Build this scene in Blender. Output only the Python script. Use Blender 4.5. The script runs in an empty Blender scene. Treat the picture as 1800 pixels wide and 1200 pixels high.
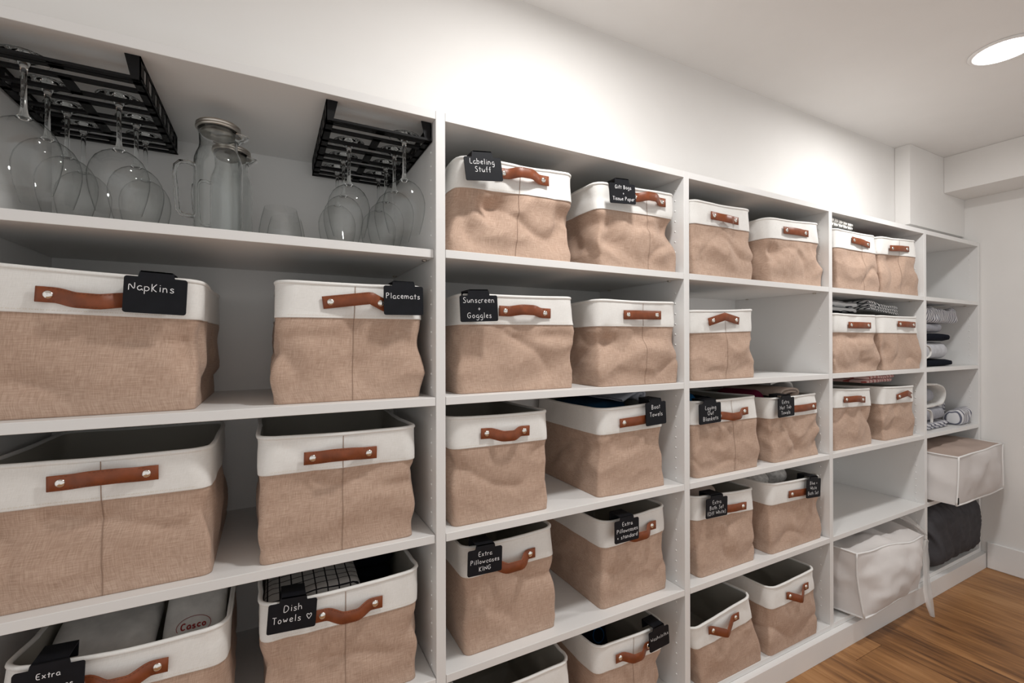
import bpy, bmesh, math, random
from mathutils import Vector, Matrix, noise

# ------------------------------------------------------------------ camera
F_PX = 805.82
YAW, PITCH, ROLL = 0.4852, 0.0028, -0.002
CAM = Vector((-0.3432, -1.0328, 1.2327))
fw = Vector((math.sin(YAW) * math.cos(PITCH), math.cos(YAW) * math.cos(PITCH), math.sin(PITCH)))
r0 = Vector((math.cos(YAW), -math.sin(YAW), 0))
u0 = r0.cross(fw)
RT = math.cos(ROLL) * r0 + math.sin(ROLL) * u0
UP = -math.sin(ROLL) * r0 + math.cos(ROLL) * u0
sc = bpy.context.scene
COL = sc.collection
cd = bpy.data.cameras.new('camera')
cam = bpy.data.objects.new('camera', cd)
COL.objects.link(cam)
M = Matrix((RT, UP, -fw)).transposed().to_4x4()
M.translation = CAM
cam.matrix_world = M
cd.sensor_fit = 'HORIZONTAL'
cd.sensor_width = 36
cd.lens = F_PX * 36 / 1800
cd.clip_start = 0.02
sc.camera = cam

# ------------------------------------------------------------------ world and exposure: left and rear walls left out, even world light added as fill
w = bpy.data.worlds.new('ambient_fill')
sc.world = w
w.use_nodes = True
w.node_tree.nodes['Background'].inputs[0].default_value = (1.0, 0.985, 0.965, 1)
w.node_tree.nodes['Background'].inputs[1].default_value = 0.76
sc.view_settings.view_transform = 'Standard'
sc.view_settings.look = 'None'
sc.view_settings.exposure = 0.0
sc.view_settings.gamma = 1
sc.view_settings.use_curve_mapping = False
sc.cycles.transparent_max_bounces = 40      # stacked thin glass
LAMP_STRENGTH = 215.0
LAMP_COL = (1.0, 0.985, 0.965)

# ------------------------------------------------------------------ measures (metres; x along the shelving, y into it, z up)
P = 0.82            # bay pitch
T = 0.0235          # upright thickness
TH = 0.0193         # shelf thickness
DEP = 0.4255        # inside depth
BAY5 = 0.6378
XL = [-P, 0.0, P, 2 * P, 3 * P, 3 * P + BAY5]      # left faces of the six uprights
SH = {1: 1.4535, 2: 1.105, 3: 0.782, 4: 0.448, 5: 0.100}   # shelf tops
ZTOP = 1.7575       # underside of the top board
CTOP = 1.778
CEIL = 2.225
XWALL = 3.126
YW = 0.128          # face of the wall above the cabinet


def ray(px, py):
    return fw + RT * ((px - 900) / F_PX) + UP * ((600 - py) / F_PX)


def onY(px, py, y):
    d = ray(px, py)
    return CAM + d * ((y - CAM.y) / d.y)


def onZ(px, py, z):
    d = ray(px, py)
    return CAM + d * ((z - CAM.z) / d.z)


# ------------------------------------------------------------------ helpers
def link(o, parent=None):
    COL.objects.link(o)
    if parent is not None:
        o.parent = parent
    return o


def tag(o, label=None, cat=None, group=None, kind=None):
    if label: o['label'] = label
    if cat: o['category'] = cat
    if group: o['group'] = group
    if kind: o['kind'] = kind
    return o


def thing(name, loc, label, cat, group=None):
    e = bpy.data.objects.new(name, None)
    e.empty_display_size = 0.05
    e.location = loc
    link(e)
    return tag(e, label, cat, group)


def obj(name, verts, faces, mat, parent=None, smooth=True, uvs=None, loc=None):
    me = bpy.data.meshes.new(name)
    me.from_pydata([tuple(v) for v in verts], [], faces)
    if uvs is not None:
        l = me.uv_layers.new(name='UVMap')
        for lp in me.loops:
            l.data[lp.index].uv = uvs[lp.vertex_index]
    if smooth:
        for p in me.polygons:
            p.use_smooth = True
    me.materials.append(mat)
    o = bpy.data.objects.new(name, me)
    if loc is not None:
        o.location = loc
    return link(o, parent)


def bmobj(name, bm, mat, parent=None, smooth=False, loc=None):
    me = bpy.data.meshes.new(name)
    bm.to_mesh(me)
    bm.free()
    me.materials.append(mat)
    if smooth:
        for p in me.polygons:
            p.use_smooth = True
    o = bpy.data.objects.new(name, me)
    if loc is not None:
        o.location = loc
    return link(o, parent)


def addbox(bm, a, b, bev=0.0):
    x0, y0, z0 = a
    x1, y1, z1 = b
    vs = [bm.verts.new(c) for c in ((x0, y0, z0), (x1, y0, z0), (x1, y1, z0), (x0, y1, z0),
                                    (x0, y0, z1), (x1, y0, z1), (x1, y1, z1), (x0, y1, z1))]
    fs = [bm.faces.new([vs[i] for i in f]) for f in
          ((0, 3, 2, 1), (4, 5, 6, 7), (0, 1, 5, 4), (1, 2, 6, 5), (2, 3, 7, 6), (3, 0, 4, 7))]
    if bev > 0:
        es = list({e for f in fs for e in f.edges})
        bmesh.ops.bevel(bm, geom=es, offset=bev, segments=1, affect='EDGES', profile=0.5)


def box(name, a, b, mat, parent=None, bev=0.0, off=None):
    bm = bmesh.new()
    if off is not None:
        a = Vector(a) - Vector(off)
        b = Vector(b) - Vector(off)
    addbox(bm, a, b, bev)
    return bmobj(name, bm, mat, parent)


def tube(pts, r, n=8, closed=False, rads=None):
    """verts, faces of a round tube along pts"""
    pts = [Vector(p) for p in pts]
    V, Fc = [], []
    N = len(pts)
    ref = Vector((0.13, 0.21, 0.97))
    for i, p in enumerate(pts):
        a = pts[i - 1] if (i > 0 or closed) else p
        b = pts[(i + 1) % N] if (i < N - 1 or closed) else p
        t = (b - a)
        t = t.normalized() if t.length > 1e-9 else Vector((1, 0, 0))
        s = t.cross(ref)
        if s.length < 1e-4:
            s = t.cross(Vector((1, 0, 0)))
        s.normalize()
        q = s.cross(t)
        rr = rads[i] if rads else r
        for k in range(n):
            an = 2 * math.pi * k / n
            V.append(p + s * (math.cos(an) * rr) + q * (math.sin(an) * rr))
    for i in range(N if closed else N - 1):
        j = (i + 1) % N
        for k in range(n):
            k2 = (k + 1) % n
            Fc.append((i * n + k, i * n + k2, j * n + k2, j * n + k))
    if not closed:
        Fc.append(tuple(range(n - 1, -1, -1)))
        Fc.append(tuple((N - 1) * n + k for k in range(n)))
    return V, Fc


def lathe(prof, n=28):
    V, Fc = [], []
    for r, z in prof:
        for k in range(n):
            a = 2 * math.pi * k / n
            V.append(Vector((r * math.cos(a), r * math.sin(a), z)))
    for i in range(len(prof) - 1):
        for k in range(n):
            k2 = (k + 1) % n
            Fc.append((i * n + k, i * n + k2, (i + 1) * n + k2, (i + 1) * n + k))
    return V, Fc


def nz(x, y, z):
    return noise.noise(Vector((x, y, z)))


def smst(a, b, x):
    t = max(0.0, min(1.0, (x - a) / (b - a)))
    return t * t * (3 - 2 * t)


def lerp(a, b, t):
    return a + (b - a) * t


# ------------------------------------------------------------------ materials
class NT:
    def __init__(self, name):
        self.m = bpy.data.materials.new(name)
        self.m.use_nodes = True
        self.t = self.m.node_tree
        self.b = self.t.nodes['Principled BSDF']

    def n(self, typ, **kw):
        nd = self.t.nodes.new(typ)
        for k, v in kw.items():
            setattr(nd, k, v)
        return nd

    def l(self, a, b):
        self.t.links.new(a, b)

    def coords(self, kind='Object', scale=(1, 1, 1), rot=(0, 0, 0)):
        tc = self.n('ShaderNodeTexCoord')
        mp = self.n('ShaderNodeMapping')
        mp.inputs['Scale'].default_value = scale
        mp.inputs['Rotation'].default_value = rot
        self.l(tc.outputs[kind], mp.inputs[0])
        return mp.outputs[0]

    def noise(self, vec, scale=5, detail=3, rough=0.5):
        nd = self.n('ShaderNodeTexNoise')
        nd.inputs['Scale'].default_value = scale
        nd.inputs['Detail'].default_value = detail
        nd.inputs['Roughness'].default_value = rough
        self.l(vec, nd.inputs['Vector'])
        return nd.outputs['Fac']

    def math(self, op, a, b=None):
        nd = self.n('ShaderNodeMath', operation=op)
        for i, v in enumerate((a, b)):
            if v is None: continue
            if isinstance(v, (int, float)): nd.inputs[i].default_value = v
            else: self.l(v, nd.inputs[i])
        return nd.outputs[0]

    def ramp(self, fac, stops):
        nd = self.n('ShaderNodeValToRGB')
        el = nd.color_ramp.elements
        while len(el) < len(stops): el.new(0.5)
        for e, (p, c) in zip(el, stops):
            e.position = p
            e.color = (c[0], c[1], c[2], 1)
        self.l(fac, nd.inputs[0])
        return nd.outputs[0]

    def bump(self, h, strength=0.2, dist=0.001):
        nd = self.n('ShaderNodeBump')
        nd.inputs['Strength'].default_value = strength
        nd.inputs['Distance'].default_value = dist
        self.l(h, nd.inputs['Height'])
        self.l(nd.outputs[0], self.b.inputs['Normal'])

    def col(self, c):
        if isinstance(c, tuple): self.b.inputs['Base Color'].default_value = (*c, 1)
        else: self.l(c, self.b.inputs['Base Color'])

    def set(self, rough=0.5, metal=0.0, spec=0.5, **kw):
        self.b.inputs['Roughness'].default_value = rough
        self.b.inputs['Metallic'].default_value = metal
        self.b.inputs['Specular IOR Level'].default_value = spec
        for k, v in kw.items():
            self.b.inputs[k].default_value = v
        return self


def plain(name, c, rough=0.5, metal=0.0, spec=0.5, var=0.06, nscale=8, bump=0.0, bscale=300):
    t = NT(name)
    v = t.coords('Object')
    f = t.noise(v, nscale, 3)
    lo = tuple(x * (1 - var) for x in c)
    hi = tuple(min(1, x * (1 + var)) for x in c)
    t.col(t.ramp(f, [(0.3, lo), (0.7, hi)]))
    t.set(rough, metal, spec)
    if bump:
        t.bump(t.noise(v, bscale, 2), bump, 0.0008)
    return t.m


def weave(name, c_lo, c_mid, c_hi, rough=0.9, su=42, sv=620, bump=0.35):
    t = NT(name)
    a = t.noise(t.coords('UV', (su, sv, 1)), 1.0, 3, 0.6)
    b = t.noise(t.coords('UV', (sv, su, 1)), 1.0, 3, 0.6)
    s = t.math('MULTIPLY', t.math('ADD', a, b), 0.5)
    t.col(t.ramp(s, [(0.36, c_lo), (0.5, c_mid), (0.64, c_hi)]))
    t.set(rough, 0, 0.15)
    t.b.inputs['Sheen Weight'].default_value = 0.08
    t.bump(s, bump, 0.0012)
    return t.m


def stripes(name, base, line, axis, freq, duty, wob=0.15, rough=0.9, base2=None):
    t = NT(name)
    tc = t.n('ShaderNodeTexCoord')
    sp = t.n('ShaderNodeSeparateXYZ')
    t.l(tc.outputs['Object'], sp.inputs[0])
    nzv = t.noise(tc.outputs['Object'], 14, 2)
    if isinstance(axis, tuple):
        ax = t.math('ADD', t.math('ADD', t.math('MULTIPLY', sp.outputs[0], axis[0]), t.math('MULTIPLY', sp.outputs[1], axis[1])), t.math('MULTIPLY', sp.outputs[2], axis[2]))
    else:
        ax = sp.outputs[axis]
    v = t.math('ADD', t.math('MULTIPLY', ax, freq), t.math('MULTIPLY', nzv, wob * 2))
    fr = t.math('FRACT', v)
    m = t.math('LESS_THAN', fr, duty)
    mix = t.n('ShaderNodeMix', data_type='RGBA')
    mix.inputs[6].default_value = (*base, 1)
    mix.inputs[7].default_value = (*line, 1)
    t.l(m, mix.inputs[0])
    t.col(mix.outputs[2])
    t.set(rough, 0, 0.1)
    t.bump(t.noise(tc.outputs['Object'], 260, 2), 0.3, 0.001)
    return t.m


MAT = {}
MAT['wall'] = plain('wall_paint', (0.80, 0.785, 0.765), 0.75, spec=0.2, var=0.01, bump=0.04, bscale=160)
MAT['ceil'] = plain('ceiling_paint', (0.80, 0.795, 0.785), 0.85, spec=0.1, var=0.01)
MAT['lam'] = plain('white_melamine', (0.78, 0.775, 0.765), 0.42, spec=0.4, var=0.012, nscale=3)
MAT['cap'] = plain('white_plastic_cap', (0.85, 0.85, 0.84), 0.35, var=0.01)
MAT['trimpaint'] = plain('white_trim_paint', (0.80, 0.79, 0.78), 0.4, spec=0.4, var=0.01)
MAT['burlap'] = weave('tan_linen_weave', (0.385, 0.262, 0.195), (0.485, 0.343, 0.263), (0.58, 0.428, 0.338))
MAT['canvas'] = weave('white_canvas', (0.76, 0.75, 0.72), (0.81, 0.80, 0.775), (0.85, 0.845, 0.82), 0.8, 60, 900, 0.12)
MAT['lining'] = plain('grey_coated_lining', (0.42, 0.40, 0.355), 0.6, spec=0.3, var=0.06)
MAT['thread'] = plain('cream_thread', (0.72, 0.66, 0.56), 0.8, var=0.03)
MAT['seam'] = plain('seam_groove_shade', (0.30, 0.20, 0.145), 0.9, var=0.05)  # darker weave tone, standing in for shade in the seam groove
MAT['leather'] = plain('cognac_leather', (0.205, 0.053, 0.017), 0.42, spec=0.4, var=0.15, nscale=60, bump=0.12, bscale=700)
MAT['lstitch'] = plain('leather_stitch', (0.10, 0.03, 0.012), 0.7, var=0.05)
MAT['chrome'] = plain('rivet_nickel', (0.80, 0.77, 0.73), 0.16, metal=1.0, var=0.02)
MAT['steel'] = plain('brushed_steel', (0.56, 0.52, 0.47), 0.3, metal=1.0, var=0.05)
MAT['black'] = plain('black_coated_metal', (0.004, 0.004, 0.0045), 0.55, spec=0.2, var=0.1)
MAT['board'] = plain('chalkboard_black', (0.0055, 0.0062, 0.009), 0.55, spec=0.2, var=0.2, nscale=40)
MAT['chalk'] = plain('white_chalk_ink', (0.78, 0.78, 0.80), 0.9, var=0.1, nscale=200)
MAT['red'] = plain('red_print', (0.28, 0.02, 0.02), 0.7)
g = NT('clear_glass')
g.col((0.97, 0.985, 0.98))
g.set(0.02, 0, 0.5)
g.b.inputs['Transmission Weight'].default_value = 1.0
g.b.inputs['IOR'].default_value = 1.45
MAT['glass'] = g.m

g = NT('thin_clear_glass')
tr = g.n('ShaderNodeBsdfTransparent')
gl = g.n('ShaderNodeBsdfGlossy')
gl.inputs['Roughness'].default_value = .03
lw = g.n('ShaderNodeLayerWeight')
lw.inputs['Blend'].default_value = .5
mx = g.n('ShaderNodeMixShader')
g.l(g.math('ADD', g.math('MULTIPLY', g.math('POWER', lw.outputs['Facing'], 4.0), .60), .05), mx.inputs[0])
g.l(g.ramp(lw.outputs['Facing'], [(.0, (.985, .988, .986)), (.70, (.95, .955, .952)), (.86, (.66, .68, .67)), (.96, (.25, .26, .26))]), tr.inputs[0])
g.l(tr.outputs[0], mx.inputs[1])
g.l(gl.outputs[0], mx.inputs[2])
g.l(mx.outputs[0], g.t.nodes['Material Output'].inputs[0])
MAT['thin'] = g.m

g = NT('clear_plastic_film')
tr = g.n('ShaderNodeBsdfTransparent')
mx = g.n('ShaderNodeMixShader')
mx.inputs[0].default_value = 0.45
g.col((0.80, 0.76, 0.73))
g.set(0.3, 0, 0.5)
g.l(tr.outputs[0], mx.inputs[1])
g.l(g.b.outputs[0], mx.inputs[2])
g.l(mx.outputs[0], g.t.nodes['Material Output'].inputs[0])
MAT['film'] = g.m

g = NT('lamp_diffuser')
g.col((1, 1, 1))
g.b.inputs['Emission Color'].default_value = (*LAMP_COL, 1)
g.b.inputs['Emission Strength'].default_value = LAMP_STRENGTH
MAT['lamp'] = g.m

# oak planks: grain stretched along the board, shade by object
t = NT('oiled_oak')
oi = t.n('ShaderNodeObjectInfo')
tc = t.n('ShaderNodeTexCoord')
av = t.n('ShaderNodeVectorMath', operation='MULTIPLY_ADD')
t.l(oi.outputs['Random'], av.inputs[0])
av.inputs[1].default_value = (7, 13, 0)
t.l(tc.outputs['Object'], av.inputs[2])
mp = t.n('ShaderNodeMapping')
mp.inputs['Scale'].default_value = (26, 1.7, 1)
t.l(av.outputs[0], mp.inputs[0])
g1 = t.noise(mp.outputs[0], 2.0, 6, 0.62)
mp2 = t.n('ShaderNodeMapping')
mp2.inputs['Scale'].default_value = (5, 1.2, 1)
t.l(av.outputs[0], mp2.inputs[0])
g2 = t.noise(mp2.outputs[0], 2.0, 3, 0.5)
s = t.math('ADD', t.math('MULTIPLY', g1, 0.62), t.math('MULTIPLY', g2, 0.5))
s = t.math('ADD', s, t.math('MULTIPLY', t.math('SUBTRACT', oi.outputs['Random'], 0.5), 0.22))
cr = t.ramp(s, [(0.36, (0.105, 0.045, 0.017)), (0.48, (0.25, 0.115, 0.042)), (0.60, (0.37, 0.180, 0.068)), (0.74, (0.46, 0.245, 0.105))])
vo = t.n('ShaderNodeTexVoronoi')
vo.inputs['Scale'].default_value = 2.6
mp3 = t.n('ShaderNodeMapping')
mp3.inputs['Scale'].default_value = (1.6, 0.75, 1)
t.l(av.outputs[0], mp3.inputs[0])
t.l(mp3.outputs[0], vo.inputs['Vector'])
kn = t.ramp(vo.outputs['Distance'], [(0.02, (0.12, 0.10, 0.09)), (0.075, (1, 1, 1))])
mm = t.n('ShaderNodeMix', data_type='RGBA', blend_type='MULTIPLY')
mm.inputs[0].default_value = 1.0
t.l(cr, mm.inputs[6])
t.l(kn, mm.inputs[7])
t.col(mm.outputs[2])
t.set(0.42, 0, 0.35)
t.bump(g1, 0.15, 0.001)
MAT['oak'] = t.m

# ------------------------------------------------------------------ the room
def structure(o):
    o['kind'] = 'structure'
    return o


XA, YA = -1.75, -1.95        # far ends of the room behind the camera
structure(box('ceiling', (XA - .1, YA - .1, CEIL), (XWALL + .1, .6, CEIL + .1), MAT['ceil']))
bm = bmesh.new()
addbox(bm, (XA - .1, YW, CTOP + .001), (XWALL + .1, .6, CEIL))
addbox(bm, (XA - .1, DEP + .02, 0), (XWALL + .1, .6, CTOP + .001))
structure(bmobj('wall_back', bm, MAT['wall']))
structure(box('wall_right', (XWALL, YA, 0), (XWALL + .1, DEP + .02, CEIL), MAT['wall']))
structure(box('trim_1', (2.487, .064, 1.8236), (XWALL - .001, YW - .001, CEIL - .001), MAT['wall']))
structure(box('trim_2', (2.866, YA + .01, 2.033), (XWALL - .001, .063, CEIL - .001), MAT['wall']))
structure(box('baseboard_right', (XWALL - .013, YA + .02, 0.0), (XWALL - .0005, -.024, .143), MAT['trimpaint'], bev=.004))

floor = structure(box('floor', (XA - .1, YA - .1, -.05), (XWALL + .1, .6, -.004), MAT['oak']))
rng = random.Random(5)
PW = 0.196
plank_me = {}


def plank(x0, y0, y1):
    L = round(y1 - y0, 3)
    if L not in plank_me:
        bm = bmesh.new()
        addbox(bm, (.0006, .0006, -.012), (PW - .0006, L - .0006, 0), .0009)
        me = bpy.data.meshes.new('plank')
        bm.to_mesh(me)
        bm.free()
        me.materials.append(MAT['oak'])
        plank_me[L] = me
    o = bpy.data.objects.new('plank', plank_me[L])
    o.location = (x0, y0, 0)
    link(o, floor)


for i in range(-2, 9):
    x0 = 1.467 + PW * i
    if x0 + PW > XWALL: continue
    joint = {1: -.079, 0: -1.2, 2: -.95, 3: -1.35, 4: -.75, 5: -1.1}.get(i, -.6 - rng.random())
    plank(x0, YA, joint)
    plank(x0, joint, -.021 if joint < -.1 else .2)
    if joint < -.1:
        pass
for x0 in (1.467 + PW * 8,):
    bm = bmesh.new()
    addbox(bm, (x0 + .0006, YA, -.012), (XWALL - .0005, -.021, 0), .0009)
    bmobj('plank', bm, MAT['oak'], floor)

# ------------------------------------------------------------------ downlights
for x, lb in ((0.36, 'round ceiling downlight over the Labeling Stuff bay'), (1.862, 'round glowing ceiling downlight nearest the dropped beam')):
    t_ = thing('downlight', (x, -.437, CEIL), lb, 'downlight', 'downlights in the ceiling')
    V, Fc = lathe([(.070, -.0004), (.088, -.0004), (.0885, -.003), (.084, -.006), (.073, -.0065), (.070, -.003), (.070, -.0004)], 40)
    obj('trim_ring', V, Fc, MAT['trimpaint'], t_)
    V, Fc = lathe([(.0005, -.0035), (.0695, -.0035)], 40)
    Fc = [tuple(reversed(f)) for f in Fc]
    obj('diffuser', V, Fc, MAT['lamp'], t_)

# ------------------------------------------------------------------ built-in shelving
unit = thing('built_in_shelving', (0, 0, 0), 'white built-in shelving with five bays along the wall', 'shelving')
BOT = .10
for i in range(6):
    th = T if i < 5 else .022
    box('side_panel', (XL[i], 0, .0), (XL[i] + th, DEP, CTOP), MAT['lam'], unit, .0008)
for b in range(5):
    xa, xb = XL[b] + T + .0003, XL[b + 1] - .0003
    box('top_panel', (xa, 0.0002, ZTOP), (xb, DEP, CTOP), MAT['lam'], unit, .0006)
    box('back_panel', (xa, DEP - .006, .08), (xb, DEP + .002, ZTOP), MAT['lam'], unit)
    box('bottom_panel', (xa, .0002, BOT - TH), (xb, DEP - .006, BOT), MAT['lam'], unit, .0006)
    for k in (1, 2, 3, 4):
        rec = .0002
        if b == 0 and k == 1: rec = .012
        if b == 0 and k == 3: rec = .005
        box('shelf', (xa + .0007, rec, SH[k] - TH), (xb - .0007, DEP - .006, SH[k]), MAT['lam'], unit, .0006)
        if b > 0 or k == 1:
            for y in (.05, .35):
                V, Fc = lathe([(.0005, -.004), (.006, -.004), (.006, 0), (.0005, 0)], 10)
                o = obj('shelf_pin', V, Fc, MAT['steel'], unit, True)
                o.location = (xb - .012, y, SH[k] - TH - .0002)
box('plinth', (XL[0], -.022, 0), (XWALL - .0006, -.0001, .0812), MAT['trimpaint'], unit, .0004)
for i in range(1, 6):
    bm = bmesh.new()
    z = .16
    while z < ZTOP - .03:
        ok = all(not (SH[k] - TH - .012 < z < SH[k] + .010) for k in (1, 2, 3, 4))
        if ok:
            for y in (.036, .385):
                mtx = Matrix.Translation((XL[i] - .0002, y, z)) @ Matrix.Scale(.55, 4, (1, 0, 0))
                bmesh.ops.create_icosphere(bm, subdivisions=1, radius=.0032, matrix=mtx)
        z += .0333
    o = bmobj('pin_hole_caps', bm, MAT['cap'], unit, True)
    o['kind'] = 'stuff'

# ------------------------------------------------------------------ handwriting
GL = {
 'N': (7, "0 0 0 10 6 0 6 10"), 'a': (6, "5 5 3 6 1 5 0 3 1 .6 3 0 5 2 5 6 5 1 6 0"), 'p': (6, "0 6 0 -4;0 5 2 6 4 5 5 3 4 1 2 0 0 1"),
 'K': (6, "0 0 0 10;5 10 0 4 5 0"), 'k': (5, "0 0 0 10;4 6 0 3 4 0"), 'i': (2.4, "1 6 1 0;1 8 1 8.7"), 'n': (6, "0 6 0 0;0 4 2 6 4 5 4.4 0"),
 's': (5, "4 5 2 6 .5 5 1 3.6 3.5 2.6 4 1 2 0 0 1"), 'P': (6, "0 0 0 10;0 9.6 3 10 5 8 3.5 5.5 0 5"), 'l': (2.6, "1 10 1 0"),
 'c': (5, "4.5 5 2.5 6 .5 4.5 .5 1.5 2.5 0 4.5 1"), 'e': (5.4, ".5 3 4.5 3.5 4 5.5 2.2 6 .6 4.5 .5 1.5 2.5 0 4.7 1"),
 'm': (8.4, "0 6 0 0;0 4 2 6 3.4 5 3.5 0;3.5 4 5.5 6 7 5 7.2 0"), 't': (4.6, "2 9 2 0;0 6 4 6.3"), 'L': (6, "1 10 0 0 5 .5"),
 'b': (6, "0 10 0 0;0 4 2 6 4.5 5 5 3 4 1 2 0 0 1"), 'g': (6, "5 5 3 6 1 5 0 3 1 1 3 1 5 3 5 6 5 -2 3 -4 .5 -3"),
 'S': (6, "5 9 3 10 .7 8.5 1 6.5 4 4.5 5 2 3 0 0 1"), 'u': (6, "0 6 .3 1.5 2 0 4 1 4.8 6 5 0"), 'f': (4.6, "4 9.5 2.5 10 2 8 2 0;0 5.5 4 6"),
 'G': (7.4, "6 8.5 4 10 1 8.5 0 5 1 1 4 0 6 2 6.2 4.5 3.5 4.5"), 'B': (6.4, "0 0 0 10;0 10 3 10 4.5 8 3 5.5 0 5;3 5.5 5 3 3.5 .3 0 0"),
 '+': (5, "2 5.4 2 .6;0 3 4 3"), 'T': (6.4, "0 10 6 9.6;3 10 3 0"), 'r': (4.4, "0 6 0 0;0 4 2 6 3.6 5.5"),
 'o': (6, "2.5 6 .5 4.5 .5 1.5 2.5 0 4.7 1.5 4.7 4.5 2.5 6"), 'D': (7.4, "0 0 0 10 3 10 6 7.5 6 3 3 0 0 0"), 'h': (6, "0 10 0 0;0 4 2 6 4 5 4.4 0"),
 'w': (7.4, "0 6 1.5 0 3 5 4.5 0 6 6"), 'E': (6, "5 10 0 10 0 0 5 0;0 5 4 5"), 'x': (5.4, "0 6 4.5 0;4.5 6 0 0"), 'y': (5.6, "0 6 2.5 1;5 6 1.5 -4"),
 'O': (8, "3.5 10 .5 8 0 4 2 0 5 0 7 4 6 8.5 3.5 10"), 'H': (7, "0 10 0 0;6 10 6 0;0 5 6 5"), 'W': (9, "0 10 2 0 4 8 6 0 8 10"),
 'I': (3, "1 10 1 0"), 'd': (6, "5 5 3 6 1 5 0 3 1 1 3 0 5 1.5;5 10 5 0"), '(': (4, "3 11 .8 8 .5 3 2.5 -1"), ')': (4, ".5 11 2.6 8 2.8 3 .5 -1"),
 '~': (9, "4 0 .5 5 .6 8 2.4 8.6 4 6 5.6 8.6 7.4 8 7.5 5 4 0"), ' ': (4, ""), 'C': (7, "6 8.5 4 10 1 8.5 0 5 1 1 4 0 6 1.5"),
 'A': (7, "0 0 3 10 6 0;1.2 3.6 4.8 3.6"), 'R': (6.4, "0 0 0 10;0 10 3 10 5 8 3.2 5.2 0 5;2 5 5 0"), 'U': (6.6, "0 10 .3 2 2.8 0 5.2 2 5.4 10"),
}


def chaikin(p, it=2):
    for _ in range(it):
        q = [p[0]]
        for a, b in zip(p, p[1:]):
            q.append((a[0] * .75 + b[0] * .25, a[1] * .75 + b[1] * .25))
            q.append((a[0] * .25 + b[0] * .75, a[1] * .25 + b[1] * .75))
        q.append(p[-1])
        p = q
    return p


def text_strokes(s, seed):
    """strokes of one line, in glyph units (cap height 10)"""
    rg = random.Random(seed)
    x, out = 0.0, []
    for ch in s:
        wd, d = GL[ch]
        dy = rg.uniform(-.5, .5)
        kx = rg.uniform(.92, 1.08)
        for st in d.split(';'):
            v = [float(a) for a in st.split()]
            if not v: continue
            pts = [(x + v[i] * kx, v[i + 1] + dy) for i in range(0, len(v), 2)]
            out.append(chaikin(pts, 2 if len(pts) > 2 else 0))
        x += wd * kx + 1.7
    return out, x - 1.7


def ribbon2d(strokes, wd):
    V, Fc = [], []
    for st in strokes:
        b0 = len(V)
        for i, p in enumerate(st):
            a = st[max(0, i - 1)]
            b = st[min(len(st) - 1, i + 1)]
            dx, dy = b[0] - a[0], b[1] - a[1]
            L = math.hypot(dx, dy) or 1
            nx, ny = -dy / L * wd / 2, dx / L * wd / 2
            V += [(p[0] + nx, p[1] + ny), (p[0] - nx, p[1] - ny)]
        for i in range(len(st) - 1):
            k = b0 + 2 * i
            Fc.append((k, k + 1, k + 3, k + 2))
    return V, Fc


def layout(lines, W, H, seed, x0=.1, x1=.9, y0=.12, y1=.88, capk=1.0):
    """lines -> strokes in metres, origin at the board's lower left"""
    n = len(lines)
    res = []
    rh = (y1 - y0) * H / n
    ws = [text_strokes(l, seed + i) for i, l in enumerate(lines)]
    k = min(rh * .62 * capk / 10, min((x1 - x0) * W / max(1e-6, wd) for st, wd in ws))
    for i, (st, wd) in enumerate(ws):
        cy = y1 * H - rh * (i + .5)
        cx = (x0 + x1) / 2 * W
        for s_ in st:
            res.append([(cx + (px - wd / 2) * k, cy + (py - 4.2) * k) for px, py in s_])
    return res


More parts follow.
